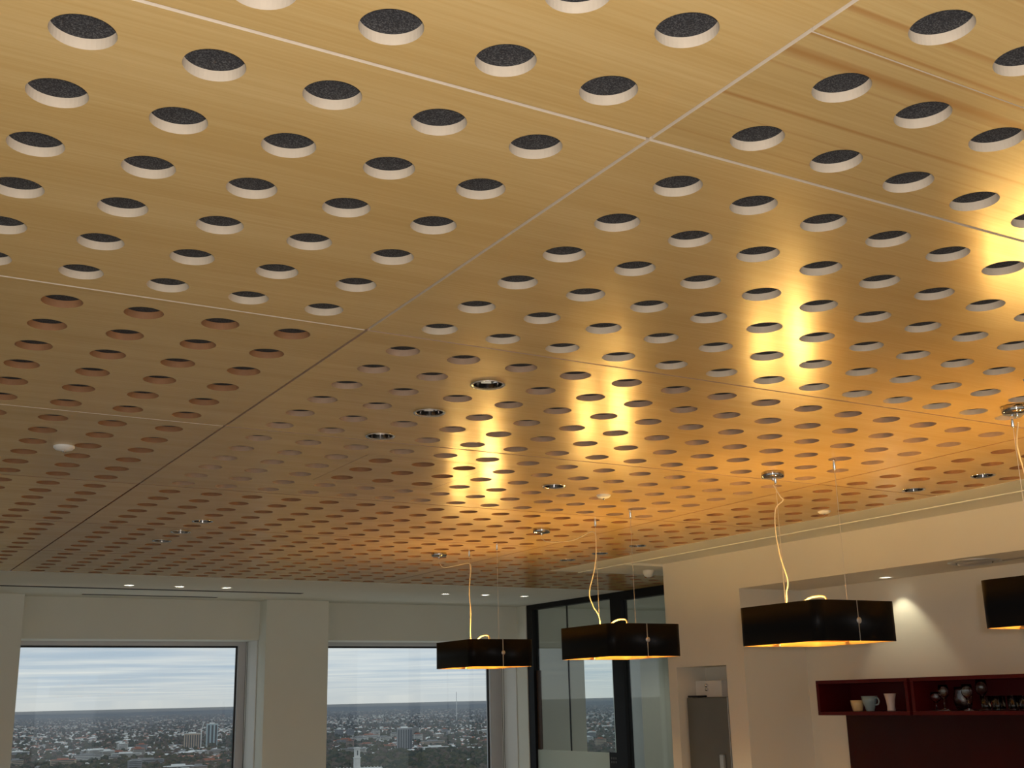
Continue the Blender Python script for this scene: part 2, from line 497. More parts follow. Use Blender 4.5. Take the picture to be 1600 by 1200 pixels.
# plastered parts of the ceiling
SOFFIT_XS = [2.29, 2.71, 3.12, 5.27, 5.71, 6.16]
SOFFIT_Y = 10.12
sm = perforated([x for x in SOFFIT_XS], [SOFFIT_Y], -2.2, 6.84, Y_END + 0.004, 11.80, r=0.042, t=0.03, rim_slot=False)
sm.build('plaster_soffit', [M_PLASTER, M_WHITEREFL], ceiling)
pb = MB()
YB = YJ + BAND * 5 - 0.004
pb.box(XEDGE, 5.415, -2.6, YB, 0.0, 0.03)
pb.box(5.415, 5.90, -2.6, 7.44, 0.018, 0.03)
pb.box(5.415, 6.84, 7.44, YB, 0.0, 0.03)
pb.build('plaster_border', M_PLASTER, ceiling)
bd = MB(); bd.box(5.405, 5.425, -2.6, YB, -0.006, 0.02)
bevel(bd.build('shadow_bead', M_PLASTER, ceiling), 0.003)
rm = MB(); rm.box(6.90, 10.2, 7.44, 11.80, 0.0, 0.03)
rm.build('plaster_panel', M_PLASTER, ceiling)
sl = MB(); sl.box(-2.6, 10.4, -2.8, 12.0, 0.13, 0.3)
sl.build('light_block_slab', M_PLASTER, ceiling)  # unseen slab added over the ceiling to stop light leaking in

# ------------------------------------------------------------------ floor and walls
f = MB(); f.box(-2.6, 10.4, -2.8, 12.0, -0.2, 0.0)
struct(f.build('floor', M_FLOOR))

YW, YG = 11.15, 11.70          # face of the piers, plane of the window frames
HEAD = CAM_Z + 0.625           # underside of the window head
SILL = 0.60
wf = MB()
TOP = CEIL + 0.13
wf.box(-2.6, 1.63, YW, 11.95, 0, TOP)            # pier beside the first window
wf.box(3.845, 4.49, YW, 11.95, 0, TOP)           # pier between the windows
wf.box(6.80, 6.90, YW, 11.95, 0, TOP)            # end of the partition wall
wf.box(1.63, 3.845, 11.35, 11.95, HEAD, TOP)
wf.box(4.49, 6.80, 11.35, 11.95, HEAD, TOP)
wf.box(1.63, 3.845, 11.55, 11.95, 0, SILL)
wf.box(4.49, 6.80, 11.55, 11.95, 0, SILL)
struct(wf.build('wall_far', M_PLASTER), 'pale plastered window wall with square piers')
wr = MB()
wr.box(6.90, 7.72, 11.40, 11.95, 0, TOP)
wr.box(8.50, 10.4, 11.40, 11.95, 0, TOP)
wr.box(7.72, 8.50, 11.40, 11.95, HEAD, TOP)
wr.box(7.72, 8.50, 11.55, 11.95, 0, SILL)
wr.box(10.2, 10.4, 7.0, 11.95, 0, TOP)
struct(wr.build('wall_meeting_room', M_PLASTER), 'plain grey wall seen through the glass partition')

XW = 5.83
kw = MB()
ZN = CAM_Z + 0.748             # niche soffit
ZF = CAM_Z + 0.212             # top of the fridge recess
YN, YF0, YF1, YE = 6.56, 6.76, 7.34, 7.44
kw.box(XW, 6.84, YF1, YE, 0, TOP)
kw.box(XW, 6.84, YF0, YF1, ZF, TOP)
kw.box(XW, 6.44, YN, YF0, 0, TOP)
kw.box(6.80, 6.90, 0.6, YF1, 0, TOP)
kw.box(6.115, 6.80, YF0, YF1, CAM_Z + 0.0, ZF)
kw.box(6.44, 6.80, -2.6, YN, 0, TOP)
kw.box(XW, 6.02, 0.6, YN, ZN, TOP)
kw.box(XW, 6.44, -2.6, 0.6, 0, TOP)
struct(kw.build('wall_right', M_WALL), 'warm white kitchen wall with a deep niche and fridge recess')
ns = perforated([6.30], [5.60], 6.02, 6.44, 0.6, YN, r=0.045, t=0.05, rim_slot=False)
struct(ns.build('trim_1', [M_WALL, M_WHITEREFL], None, (0, 0, ZN)), 'flat plaster soffit of the kitchen niche')
nk = MB(); nk.box(6.02, 6.44, 0.6, YN, ZN + 0.09, ZN + 0.12); nk.build('soffit_lid', M_WALL, bpy.data.objects['trim_1'], (0, 0, -ZN))

# walls out of view, window openings added to let daylight in
wl_ = MB()
wl_.box(-2.6, -2.2, -2.8, YW, 0, 0.7); wl_.box(-2.6, -2.2, -2.8, YW, 2.4, TOP)
for y0, y1 in ((-2.8, -2.2), (0.2, 0.9), (3.2, 3.9), (6.2, 6.9), (9.2, YW)):
    wl_.box(-2.6, -2.2, y0, y1, 0.7, 2.4)
struct(wl_.build('wall_left', M_PLASTER))
wb_ = MB()
wb_.box(-2.2, XW, -2.8, -2.6, 0, 0.7); wb_.box(-2.2, XW, -2.8, -2.6, 2.4, TOP)
for x0, x1 in ((-2.2, -1.6), (0.7, 1.3), (3.6, 4.2), (5.4, XW)):
    wb_.box(x0, x1, -2.8, -2.6, 0.7, 2.4)
struct(wb_.build('wall_back', M_PLASTER))

def window(n, x0, x1, gx0, gx1, label):
    w = struct(put('window_%d' % n, None, None, (0, 0, 0)), label)
    zt = CAM_Z + 0.585
    fr = MB()
    fr.box(x0, gx0, YG, YG + 0.09, SILL, HEAD); fr.box(gx1, x1, YG, YG + 0.09, SILL, HEAD)
    fr.box(gx0, gx1, YG, YG + 0.09, zt, HEAD); fr.box(gx0, gx1, YG, YG + 0.09, SILL, SILL + 0.08)
    fr.build('frame', M_ALU, w)
    gk = MB()
    gk.box(gx0, gx0 + 0.014, YG + 0.03, YG + 0.05, SILL + 0.08, zt); gk.box(gx1 - 0.014, gx1, YG + 0.03, YG + 0.05, SILL + 0.08, zt)
    gk.box(gx0 + 0.014, gx1 - 0.014, YG + 0.03, YG + 0.05, zt - 0.018, zt)
    gk.build('gasket', M_GASKET, w)
    pn = MB(); pn.face([(gx0, YG + 0.055, SILL + 0.08), (gx1, YG + 0.055, SILL + 0.08), (gx1, YG + 0.055, zt), (gx0, YG + 0.055, zt)])
    pn.build('pane', M_PANE, w)
    # pale lining of the opening beside the frame
    rv = MB(); rv.box(x1 - 0.012, x1 - 0.002, 11.37, YG, SILL, HEAD - 0.002)
    rv.build('reveal', M_REVEAL, w)
    return w
window(1, 1.63, 3.845, 1.70, 3.755, 'wide window in the far wall beside the thick pier')
window(2, 4.49, 6.80, 4.56, 6.645, 'wide window in the far wall partly behind the farthest pendant')
window(3, 7.72, 8.50, 7.80, 8.42, 'narrow window seen through the glass partition')

# ------------------------------------------------------------------ glass partition with black frame
gp = struct(put('glass_partition', None, None, (6.85, 9.5, 0)), 'black framed glass partition between the window wall and kitchen wall')
def gpart(name, mat, boxes):
    m = MB()
    for b in boxes:
        m.box(b[0] - 6.85, b[1] - 6.85, b[2] - 9.5, b[3] - 9.5, b[4], b[5])
    return m.build(name, mat, gp)
gpart('post', M_BLACKFRAME, [(6.81, 6.89, 11.03, 11.149, 0, CEIL - 0.001)])
gpart('post', M_BLACKFRAME, [(6.81, 6.89, 9.385, 9.565, 0, CEIL - 0.001)])
gpart('post', M_BLACKFRAME, [(6.81, 6.89, 7.45, 7.53, 0, CEIL - 0.001)])
gpart('head_rail', M_BLACKFRAME, [(6.81, 6.89, 9.565, 11.03, CEIL - 0.055, CEIL - 0.001)])
gpart('head_rail', M_BLACKFRAME, [(6.81, 6.89, 7.53, 9.385, CEIL - 0.085, CEIL - 0.001)])
gpart('glass_pane', M_PARTGLASS, [(6.845, 6.855, 10.405, 11.03, 0.03, CEIL - 0.055)])
gpart('glass_pane', M_PARTGLASS, [(6.845, 6.855, 9.565, 10.395, 0.03, CEIL - 0.055)])
gpart('glass_pane', M_PARTGLASS, [(6.845, 6.855, 7.53, 9.385, 0.03, CEIL - 0.085)])
gpart('pane_joint', M_GASKET, [(6.843, 6.857, 10.395, 10.405, 0.03, CEIL - 0.055)])
gpart('frosted_band', M_FROST, [(6.838, 6.842, 10.40, 11.03, 0.5, CAM_Z - 0.515)])
gpart('frosted_band', M_FROST, [(6.838, 6.842, 9.715, 10.40, 0.5, CAM_Z - 0.515)])
gpart('sign_backing', M_BLACKFRAME, [(6.834, 6.842, 9.565, 9.715, 0.5, CAM_Z - 0.512)])
mk = MB()
for rr in range(2):
    for cc in range(3):
        mk.box(6.8325 - 6.85, 6.834 - 6.85, 9.595 + cc * 0.036 - 9.5, 9.617 + cc * 0.036 - 9.5, CAM_Z - 0.555 - rr * 0.035 - 0.02, CAM_Z - 0.555 - rr * 0.035)
mk.build('worn_sign_marks', simple('dull_grey_print', (0.06, 0.06, 0.06), 0.6), gp)
gpart('brown_reveal', simple('brown_stained_timber', (0.055, 0.028, 0.014), 0.5, var=0.25, scale=12), [(6.842, 6.858, 10.955, 11.03, 1.19, CAM_Z + 0.30)])

# ------------------------------------------------------------------ downlights
ring_g = MB().lathe([(0.047, -0.001), (0.058, -0.001), (0.0585, -0.004), (0.056, -0.006), (0.048, -0.004), (0.046, 0.0)], seg=32)
me_ring = ring_g.mesh('trim_ring', [M_CHROME], True)
me_cone = MB().lathe([(0.0465, -0.003), (0.0445, 0.012), (0.039, 0.035), (0.030, 0.062), (0.026, 0.075)], seg=24).mesh('reflector', [M_DARKREFL], True)
me_facet = MB().lathe([(0.044, 0.013), (0.030, 0.050)], seg=8).mesh('facet_reflector', [M_CHROME])
me_lamp = MB().lathe([(0.026, 0.0), (0.026, 0.004)], seg=16, cap0=True, cap1=True).mesh('lamp', [M_LAMPDIM])
DOWN_LABELS = [
    'chrome downlight, largest of the three nearest in the drilled ceiling',
    'chrome downlight, middle of the three nearest in the drilled ceiling',
    'chrome downlight beside a board joint, smallest of the nearest three',
    'small chrome downlight, nearest of the distant three by the long joint',
    'small chrome downlight, middle of the distant three by the long joint',
    'small chrome downlight, farthest of the distant three by the long joint',
    'lone chrome downlight in the lamplit boards near the pendant mountings',
    'chrome downlight by the plaster border, beside a board joint above the kitchen',
    'chrome downlight by the plaster border, nearest the frame edge above the kitchen',
    'small chrome downlight by the plaster border behind the middle pendant wires, nearest of three',
    'small chrome downlight behind a pendant cord near the plaster corner, middle of three',
    'small chrome downlight nearest the plaster corner, farthest of three',
]
for (x, y), lab in zip(GRID_DOWN, DOWN_LABELS):
    d = thing('recessed_downlight', lab, 'downlight', (x, y, CEIL), group='chrome downlights in the drilled ceiling')
    put('trim_ring', me_ring, d); put('reflector', me_cone, d); put('facet_reflector', me_facet, d)
    put('lamp', me_lamp, d, (0, 0, 0.071))
    spot('lamp_beam', d, (0, 0, -0.006), DOWN_W, DOWN_COLOR, 76, 0.6, 0.02)

me_sring = MB().lathe([(0.0415, 0.004), (0.042, -0.002), (0.050, -0.002), (0.050, -0.0005), (0.043, 0.0)], seg=28).mesh('trim_ring', [M_WHITEPLASTIC], True)
me_scone = MB().lathe([(0.0415, 0.004), (0.040, 0.028), (0.034, 0.052)], seg=24).mesh('reflector', [M_WHITEREFL], True)
me_slamp = MB().lathe([(0.034, 0.0), (0.034, 0.004)], seg=20, cap0=True, cap1=True).mesh('lamp', [M_LAMPDISC])
SOFFIT_LABELS = ['lit downlight in the white soffit above the window beside the thick pier, first of three',
                 'lit downlight in the white soffit above the window beside the thick pier, middle of three',
                 'lit downlight in the white soffit above the window beside the thick pier, nearest the pier',
                 'lit downlight in the white soffit near the farthest pendant cord, first of three',
                 'lit downlight in the white soffit near the farthest pendant cord, middle of three',
                 'lit downlight in the white soffit nearest the black framed partition']
for x, lab in zip(SOFFIT_XS, SOFFIT_LABELS):
    d = thing('soffit_downlight', lab, 'downlight', (x, SOFFIT_Y, CEIL), group='lit downlights in the white soffit')
    put('trim_ring', me_sring, d); put('reflector', me_scone, d); put('lamp', me_slamp, d, (0, 0, 0.052))
    spot('lamp_beam', d, (0, 0, 0.046), SOFFIT_W, DOWN_COLOR, 90, 0.6, 0.02)
for x, y, lab in ((8.1, 9.3, 'added unseen fill lamp in the meeting room ceiling behind the partition post'), (8.9, 10.4, 'added unseen fill lamp in the meeting room ceiling near its window')):
    d = thing('meeting_room_fill_lamp', lab, 'downlight', (x, y, CEIL))  # unseen lamps added to brighten the room behind the partition
    put('trim_ring', me_sring, d); put('lamp', me_slamp, d, (0, 0, -0.004))
    spot('lamp_beam', d, (0, 0, -0.012), 20.0, DOWN_COLOR, 120, 0.6, 0.03)
d = thing('niche_downlight', 'lit downlight in the kitchen niche above the red shelf', 'downlight', (6.30, 5.60, ZN))
put('trim_ring', me_sring, d); put('reflector', me_scone, d); put('lamp', me_slamp, d, (0, 0, 0.052))
spot('lamp_beam', d, (0, 0, 0.046), 8.0, (1.0, 0.94, 0.68), 82, 0.5, 0.01)

# ------------------------------------------------------------------ pendants
PW, PL = 0.470, 0.510                  # plan of the shade
PZT, PZB = CAM_Z + 0.376, CAM_Z + 0.207
def shade_half(sign):
    """U-shaped sheet with rounded bends; two of them make the shade with a slot at each end."""
    w, l, gap, rad, th = PW / 2, PL / 2, 0.0045, 0.045, 0.006
    def path(off):
        ww, ll, rr = w - off, l - off, rad - off
        p = [(gap, -ll)]
        for k in range(9):
            a = -math.pi / 2 + (math.pi / 2) * k / 8
            p.append((ww - rr + rr * math.cos(a), -ll + rr + rr * math.sin(a)))
        for k in range(9):
            a = (math.pi / 2) * k / 8
            p.append((ww - rr + rr * math.cos(a), ll - rr + rr * math.sin(a)))
        p.append((gap, ll))
        return [(sign * x, y) for x, y in p]
    o, i = path(0), path(th)
    m = MB(); n = len(o); H = PZT - PZB
    for (x, y) in o: m.v.append((x, y, 0))
    for (x, y) in o: m.v.append((x, y, H))
    for (x, y) in i: m.v.append((x, y, 0))
    for (x, y) in i: m.v.append((x, y, H))
    for k in range(n - 1):
        q = [(k, k + 1, n + k + 1, n + k), (2 * n + k + 1, 2 * n + k, 3 * n + k, 3 * n + k + 1),
             (k + 1, k, 2 * n + k, 2 * n + k + 1), (n + k, n + k + 1, 3 * n + k + 1, 3 * n + k)]
        for idx, qq in enumerate(q):
            m.f.append(qq if sign > 0 else qq[::-1]); m.m.append(1 if idx == 1 else 0)
    for k in (0, n - 1):
        m.f.append((k, n + k, 3 * n + k, 2 * n + k)); m.m.append(0)
    me = m.mesh('shade_half', [M_SHADE, M_GOLD])
    sm_ = [len(p.vertices) == 4 and abs(p.normal.z) < 0.1 for p in me.polygons]
    me.polygons.foreach_set('use_smooth', sm_)
    return me
me_half = [shade_half(1), shade_half(-1)]
me_disc = MB().lathe([(0.0, -0.0035), (0.011, -0.0035), (0.0135, -0.001), (0.0135, 0.006)], seg=20, axis='y').mesh('seam_disc', [M_STEEL_PALE], True)
me_bulb = MB().lathe([(0.0, 0.062), (0.010, 0.060), (0.018, 0.050), (0.0205, 0.036), (0.018, 0.022), (0.011, 0.010), (0.010, 0.0)], seg=12).mesh('bulb', [M_BULB], True)
me_socket = MB().lathe([(0.013, -0.064), (0.013, 0.0), (0.010, 0.004)], seg=14, cap0=True, cap1=True).mesh('lamp_socket', [M_CHROME], True)
me_canopy = MB().lathe([(0.052, 0.0), (0.053, -0.004), (0.053, -0.020), (0.050, -0.026), (0.0, -0.027)], seg=36).mesh('canopy', [M_DARKCHROME], True)
me_grip = MB().lathe([(0.005, -0.024), (0.005, -0.038), (0.003, -0.042)], seg=10, cap1=True).mesh('cord_grip', [M_CHROME], True)
me_anchor = MB().lathe([(0.006, 0.0), (0.006, -0.045), (0.0035, -0.050)], seg=10, cap1=True).mesh('wire_anchor', [M_CHROME], True)

def catmull(pts, n=10):
    P = [Vector(p) for p in pts]
    P = [2 * P[0] - P[1]] + P + [2 * P[-1] - P[-2]]
    out = []
    for i in range(1, len(P) - 2):
        for k in range(n):
            t = k / n
            a, b, c, d_ = P[i - 1], P[i], P[i + 1], P[i + 2]
            out.append(0.5 * ((2 * b) + (c - a) * t + (2 * a - 5 * b + 4 * c - d_) * t * t + (3 * b - a - 3 * c + d_) * t ** 3))
    out.append(P[-2])
    return out

PENDX = 3.842
PENDANTS = [
    # centre y, wire ys, canopy (x, y), cord points after the canopy (world x, y, z rel. camera), label
    (6.838, (7.02, 6.64), (3.735, 7.262), [(3.735, 7.262, 0.93), (3.752, 7.22, 0.895), (3.80, 7.10, 0.900), (3.842, 7.025, 0.905), (3.850, 7.015, 0.86),
        (3.838, 7.02, 0.72), (3.848, 7.02, 0.58), (3.842, 7.018, 0.46), (3.842, 7.01, 0.33)],
     'black box pendant lamp in front of the window, farthest and smallest of the row', (-0.004)),
    (5.318, (5.505, 5.165), (3.778, 5.985), [(3.778, 5.985, 0.94), (3.785, 5.92, 0.912), (3.81, 5.70, 0.895), (3.838, 5.53, 0.925), (3.842, 5.505, 0.86),
        (3.830, 5.51, 0.72), (3.800, 5.53, 0.58), (3.815, 5.52, 0.50), (3.842, 5.505, 0.44), (3.842, 5.49, 0.33)],
     'black box pendant lamp in front of the glass partition, second from the window', (-0.004)),
    (3.832, (4.015, 3.64), (3.806, 3.992), [(3.806, 3.992, 0.94), (3.825, 3.975, 0.885), (3.835, 3.97, 0.865), (3.815, 4.0, 0.83), (3.812, 4.01, 0.74),
        (3.826, 4.01, 0.62), (3.852, 4.0, 0.50), (3.848, 4.01, 0.44), (3.842, 4.01, 0.33)],
     'black box pendant lamp hanging before the kitchen niche, wholly in view', (-0.03)),
    (2.54, (2.725, 2.355), (3.735, 2.625), [(3.735, 2.625, 0.94), (3.76, 2.66, 0.87), (3.83, 2.70, 0.80), (3.845, 2.69, 0.66),
        (3.835, 2.69, 0.50), (3.842, 2.68, 0.33)],
     'black box pendant lamp cut off by the frame edge, nearest of the row', (-0.01)),
]
for (yc, wys, (kx, ky), cordpts, lab, rot) in PENDANTS:
    p = thing('pendant_lamp', lab, 'pendant lamp', (PENDX, yc, PZB), rot, group='black box pendants hung in a row')
    inv = Matrix.Translation((PENDX, yc, PZB)) @ Matrix.Rotation(rot, 4, 'Z')
    inv = inv.inverted()
    def L(x, y, z):
        return tuple(inv @ Vector((x, y, z)))
    put('shade_half', me_half[0], p); put('shade_half', me_half[1], p)
    put('seam_disc', me_disc, p, (0, -PL / 2 - 0.001, 0.085)); put('seam_disc', me_disc, p, (0, PL / 2 + 0.001, 0.085), math.pi)
    H = PZT - PZB
    # cross bar with two upright lamps
    b = MB(); b.box(-PW / 2 + 0.006, PW / 2 - 0.006, 0.045, 0.065, 0.012, 0.020)
    b.box(-0.010, 0.010, -PL / 2 + 0.006, PL / 2 - 0.006, 0.0205, 0.027)
    bar = b.build('cross_bar', M_GOLD, p)
    for sx in (-0.135, 0.105):
        put('lamp_socket', me_socket, p, (sx, 0.055, 0.084)); put('bulb', me_bulb, p, (sx, 0.055, 0.088))
    for sy in (-1, 1):
        ss = MB(); ss.box(-0.0035, 0.0035, sy * (PL / 2 - 0.0045) - 0.001, sy * (PL / 2 - 0.0045) + 0.001, 0.002, H - 0.002)
        ss.build('seam_strip', M_STEEL_PALE, p)
    # suspension
    for wy in wys:
        w = MB().tube([L(PENDX, wy, PZB + 0.025), L(PENDX, wy, CEIL - 0.048)], 0.0011, 6)
        w.build('suspension_wire', M_WIRE, p)
        put('wire_anchor', me_anchor, p, L(PENDX, wy, CEIL))
    put('canopy', me_canopy, p, L(kx, ky, CEIL)); put('cord_grip', me_grip, p, L(kx, ky, CEIL))
    cd = MB().tube(catmull([L(x, y, CAM_Z + z) for x, y, z in cordpts]), 0.0028, 8)
    cd.build('power_cord', M_CORD, p, smooth=True)
    # the slack of the cord loops up out of the shade between the wires
    lp = catmull([(-0.03, 0.17, 0.05), (-0.02, 0.10, 0.150), (0.0, 0.045, 0.198), (0.01, -0.02, 0.206), (0.0, -0.075, 0.190), (-0.01, -0.09, 0.12), (0.0, -0.04, 0.035)])
    MB().tube(lp, 0.0048, 8).build('cord_loop', M_CORD, p, smooth=True)

# ------------------------------------------------------------------ detectors, slots and air outlets
def detector(x, y, r, h, label, z=CEIL):
    d_ = thing('smoke_detector', label, 'smoke detector', (x, y, z))
    MB().lathe([(r, 0.0), (r, -h * 0.35), (r * 0.92, -h * 0.5)], seg=28).build('base', M_WHITEPLASTIC, d_, smooth=True)
    MB().lathe([(r * 0.92, -h * 0.5), (r * 0.78, -h * 0.8), (r * 0.4, -h), (0.0, -h)], seg=28).build('cover', M_WHITEPLASTIC, d_, smooth=True)
    MB().lathe([(r * 0.16, -h), (r * 0.12, -h - 0.006), (0.0, -h - 0.006)], seg=12).build('sensor_tip', M_CHROME, d_, smooth=True)
    return d_
detector(0.79, 4.74, 0.040, 0.018, 'flat white smoke detector among holes left of the long joint')
detector(3.43, 4.83, 0.036, 0.018, 'small white smoke detector beside the lone downlight in lamplit boards')
detector(4.93, 4.78, 0.036, 0.016, 'small white smoke detector near the plaster border above the kitchen')
detector(5.90, 7.72, 0.046, 0.055, 'domed white smoke detector on plaster near the partition top', CEIL)

def slot_outlet(x0, x1, y, hw, label):
    s_ = thing('slot_outlet', label, 'air vent', ((x0 + x1) / 2, y, CEIL))
    hx = (x1 - x0) / 2
    m = MB(); m.box(-hx, hx, -hw - 0.012, -hw, -0.002, 0.0); m.box(-hx, hx, hw, hw + 0.012, -0.002, 0.0)
    m.build('flange', M_WHITEPLASTIC, s_)
    m = MB(); m.box(-hx, hx, -hw, hw, -0.004, -0.0005)
    m.build('slot', simple('dark_slot', (0.02, 0.02, 0.02), 0.8), s_)
slot_outlet(0.2, 3.93, 10.42, 0.038, 'long dark slot vent across the white soffit behind the downlights')
slot_outlet(2.09, 3.31, 11.02, 0.030, 'short dark slot vent at the back of the white soffit')

rd = thing('round_diffuser', 'round silver ceiling diffuser in the kitchen niche soffit', 'air vent', (6.05, 4.68, ZN))
MB().lathe([(0.155, 0.0), (0.155, -0.006), (0.125, -0.014), (0.110, -0.010)], seg=40).build('outer_ring', M_STEEL_PALE, rd, smooth=True)
MB().lathe([(0.100, -0.004), (0.095, -0.022), (0.0, -0.024)], seg=40).build('centre_disc', M_STEEL_PALE, rd, smooth=True)
MB().lathe([(0.112, -0.002), (0.0, -0.002)], seg=40).build('dark_throat', M_GASKET, rd)

# ------------------------------------------------------------------ blind cords at the windows
for (x, lab) in ((3.815, 'thin blind cord hanging beside the first window against the thick pier'), (6.765, 'thin blind cord hanging beside the window next to the partition')):
    c_ = thing('blind_cord', lab, 'blind cord', (x, 11.60, 1.0))
    MB().tube([(0, 0, 1.32), (0.003, 0.0, 0.5), (-0.004, 0.0, 0.15), (0, 0, -0.1)], 0.0022, 6).build('cord_strand', M_GASKET, c_)
    MB().tube([(0.0, 0.04, 1.32), (-0.002, 0.04, 0.6), (0.004, 0.04, 0.2), (0, 0.04, -0.1)], 0.0022, 6).build('cord_strand', M_GASKET, c_)

# ------------------------------------------------------------------ kitchen
def cubby(y0, y1, label):
    x0, x1 = 6.12, 6.438
    zt, zb = CAM_Z + 0.080, CAM_Z - 0.152
    s_ = thing('wall_shelf', label, 'shelf', ((x0 + x1) / 2, (y0 + y1) / 2, zb), group='dark red wall shelves')
    cx, cy = (x0 + x1) / 2, (y0 + y1) / 2
    def bb(name, *b_):
        m = MB(); m.box(b_[0] - cx, b_[1] - cx, b_[2] - cy, b_[3] - cy, b_[4] - zb, b_[5] - zb)
        bevel(m.build(name, M_RED, s_), 0.002)
    t_ = 0.024
    bb('top_board', x0, x1, y0, y1, zt - t_, zt)
    bb('bottom_board', x0, x1, y0, y1, zb, zb + t_)
    bb('side_board', x0, x1, y0, y0 + t_, zb + t_, zt - t_)
    bb('side_board', x0, x1, y1 - t_, y1, zb + t_, zt - t_)
    bb('back_board', x1 - 0.012, x1, y0 + t_, y1 - t_, zb + t_, zt - t_)
cubby(5.36, 6.165, 'short dark red wall cubby shelf holding three cups')
cubby(3.70, 5.335, 'long dark red wall cubby shelf holding the drinking glasses')
SHELF = CAM_Z - 0.152 + 0.024
sp = MB(); sp.box(6.415, 6.438, 3.2, 6.195, 0.9, CAM_Z - 0.156)
tag(bevel(sp.build('splashback', M_REDPANEL), 0.002), 'dark red splashback panel under the red wall shelves', 'splashback')

def cup(name, x, y, prof, mat, label, cat, handle=None):
    o = thing(name, label, cat, (x, y, SHELF))
    MB().lathe(prof, seg=24, cap0=True).build('body', mat, o, smooth=True)
    if handle:
        MB().tube(handle, 0.005, 8).build('handle', mat, o, smooth=True)
    return o
M_CUPY = simple('cream_glazed_china', (0.78, 0.58, 0.30), 0.35)
M_CUPB = simple('blue_grey_glazed_china', (0.27, 0.36, 0.38), 0.3)
M_CUPW = simple('pinkish_white_china', (0.72, 0.60, 0.56), 0.35)
cup('bowl', 6.235, 5.905, [(0.030, 0.0), (0.034, 0.006), (0.042, 0.04), (0.046, 0.072), (0.043, 0.072), (0.036, 0.02), (0.0, 0.012)], M_CUPY,
    'small cream yellow cup on the red shelf', 'cup')
cup('mug', 6.225, 5.785, [(0.026, 0.0), (0.028, 0.006), (0.036, 0.030), (0.046, 0.060), (0.054, 0.098), (0.051, 0.098), (0.040, 0.05), (0.0, 0.012)], M_CUPB,
    'blue grey mug with a curled handle on the red shelf', 'cup',
    catmull([(0.0, -0.046, 0.082), (0.0, -0.070, 0.086), (0.0, -0.082, 0.066), (0.0, -0.072, 0.044), (0.0, -0.042, 0.040)]))
cup('tall_cup', 6.235, 5.612, [(0.026, 0.0), (0.027, 0.008), (0.025, 0.03), (0.030, 0.07), (0.040, 0.112), (0.037, 0.112), (0.026, 0.06), (0.0, 0.012)], M_CUPW,
    'tall flared pinkish white cup on the red shelf', 'cup')

TUMBLER = [(0.0, 0.0), (0.026, 0.0), (0.028, 0.004), (0.033, 0.085), (0.0315, 0.085), (0.026, 0.010), (0.0, 0.010)]
WINE = [(0.0, 0.0), (0.032, 0.0), (0.030, 0.004), (0.006, 0.010), (0.0045, 0.060), (0.012, 0.070), (0.032, 0.095), (0.034, 0.120), (0.029, 0.158), (0.0275, 0.158), (0.0325, 0.12), (0.030, 0.096), (0.0, 0.074)]
SHORTW = [(r_, h_ * 0.72) for r_, h_ in WINE]
JUG = [(0.0, 0.0), (0.040, 0.0), (0.052, 0.03), (0.058, 0.07), (0.046, 0.12), (0.050, 0.142), (0.047, 0.142), (0.043, 0.12), (0.055, 0.07), (0.049, 0.03), (0.0, 0.008)]
GL = [('stemmed_glass', 6.24, 5.245, SHORTW, M_TUMBLER, 'short stemmed glass at the end of the red shelf row'),
      ('stemmed_glass', 6.22, 5.165, WINE, M_TUMBLER, 'stemmed wine glass beside the round glass jug'),
      ('glass_jug', 6.30, 5.085, JUG, M_TUMBLER, 'rounded clear glass jug among the wine glasses'),
      ('stemmed_glass', 6.22, 4.985, WINE, M_TUMBLER, 'stemmed wine glass with a red glint at its foot'),
      ('stemmed_glass', 6.32, 4.955, [(r_ * 1.05, h_ * 1.16) for r_, h_ in WINE], M_TUMBLER, 'tallest stemmed glass behind the wine glasses'),
      ('tumbler', 6.22, 4.855, TUMBLER, M_TUMBLER, 'clear tumbler next to the stemmed glasses'),
      ('tumbler', 6.30, 4.815, TUMBLER, M_TUMBLER, 'clear tumbler in the back row, nearer the stemmed glasses'),
      ('tumbler', 6.22, 4.775, TUMBLER, M_TUMBLER, 'second clear tumbler from the stemmed glasses in the front row'),
      ('tumbler', 6.22, 4.665, TUMBLER, M_TUMBLER, 'third clear tumbler from the stemmed glasses in the front row'),
      ('tumbler', 6.22, 4.590, TUMBLER, M_TUMBLER, 'clear tumbler beside the blue glasses'),
      ('tumbler', 6.24, 4.500, [(r_ * 1.1, h_ * 1.15) for r_, h_ in TUMBLER], M_BLUEGLASS, 'dark blue tumbler beside the clear tumblers'),
      ('tumbler', 6.24, 4.420, [(r_ * 1.1, h_ * 1.15) for r_, h_ in TUMBLER], M_BLUEGLASS, 'dark blue tumbler nearest the frame edge')]
for nm, x, y, prof, mat, lab in GL:
    o = MB().lathe(prof, seg=20).build(nm, mat, None, (x, y, SHELF + 0.0005), smooth=True)
    tag(o, lab, 'glass' if nm != 'glass_jug' else 'jug', 'glassware on the red shelf')

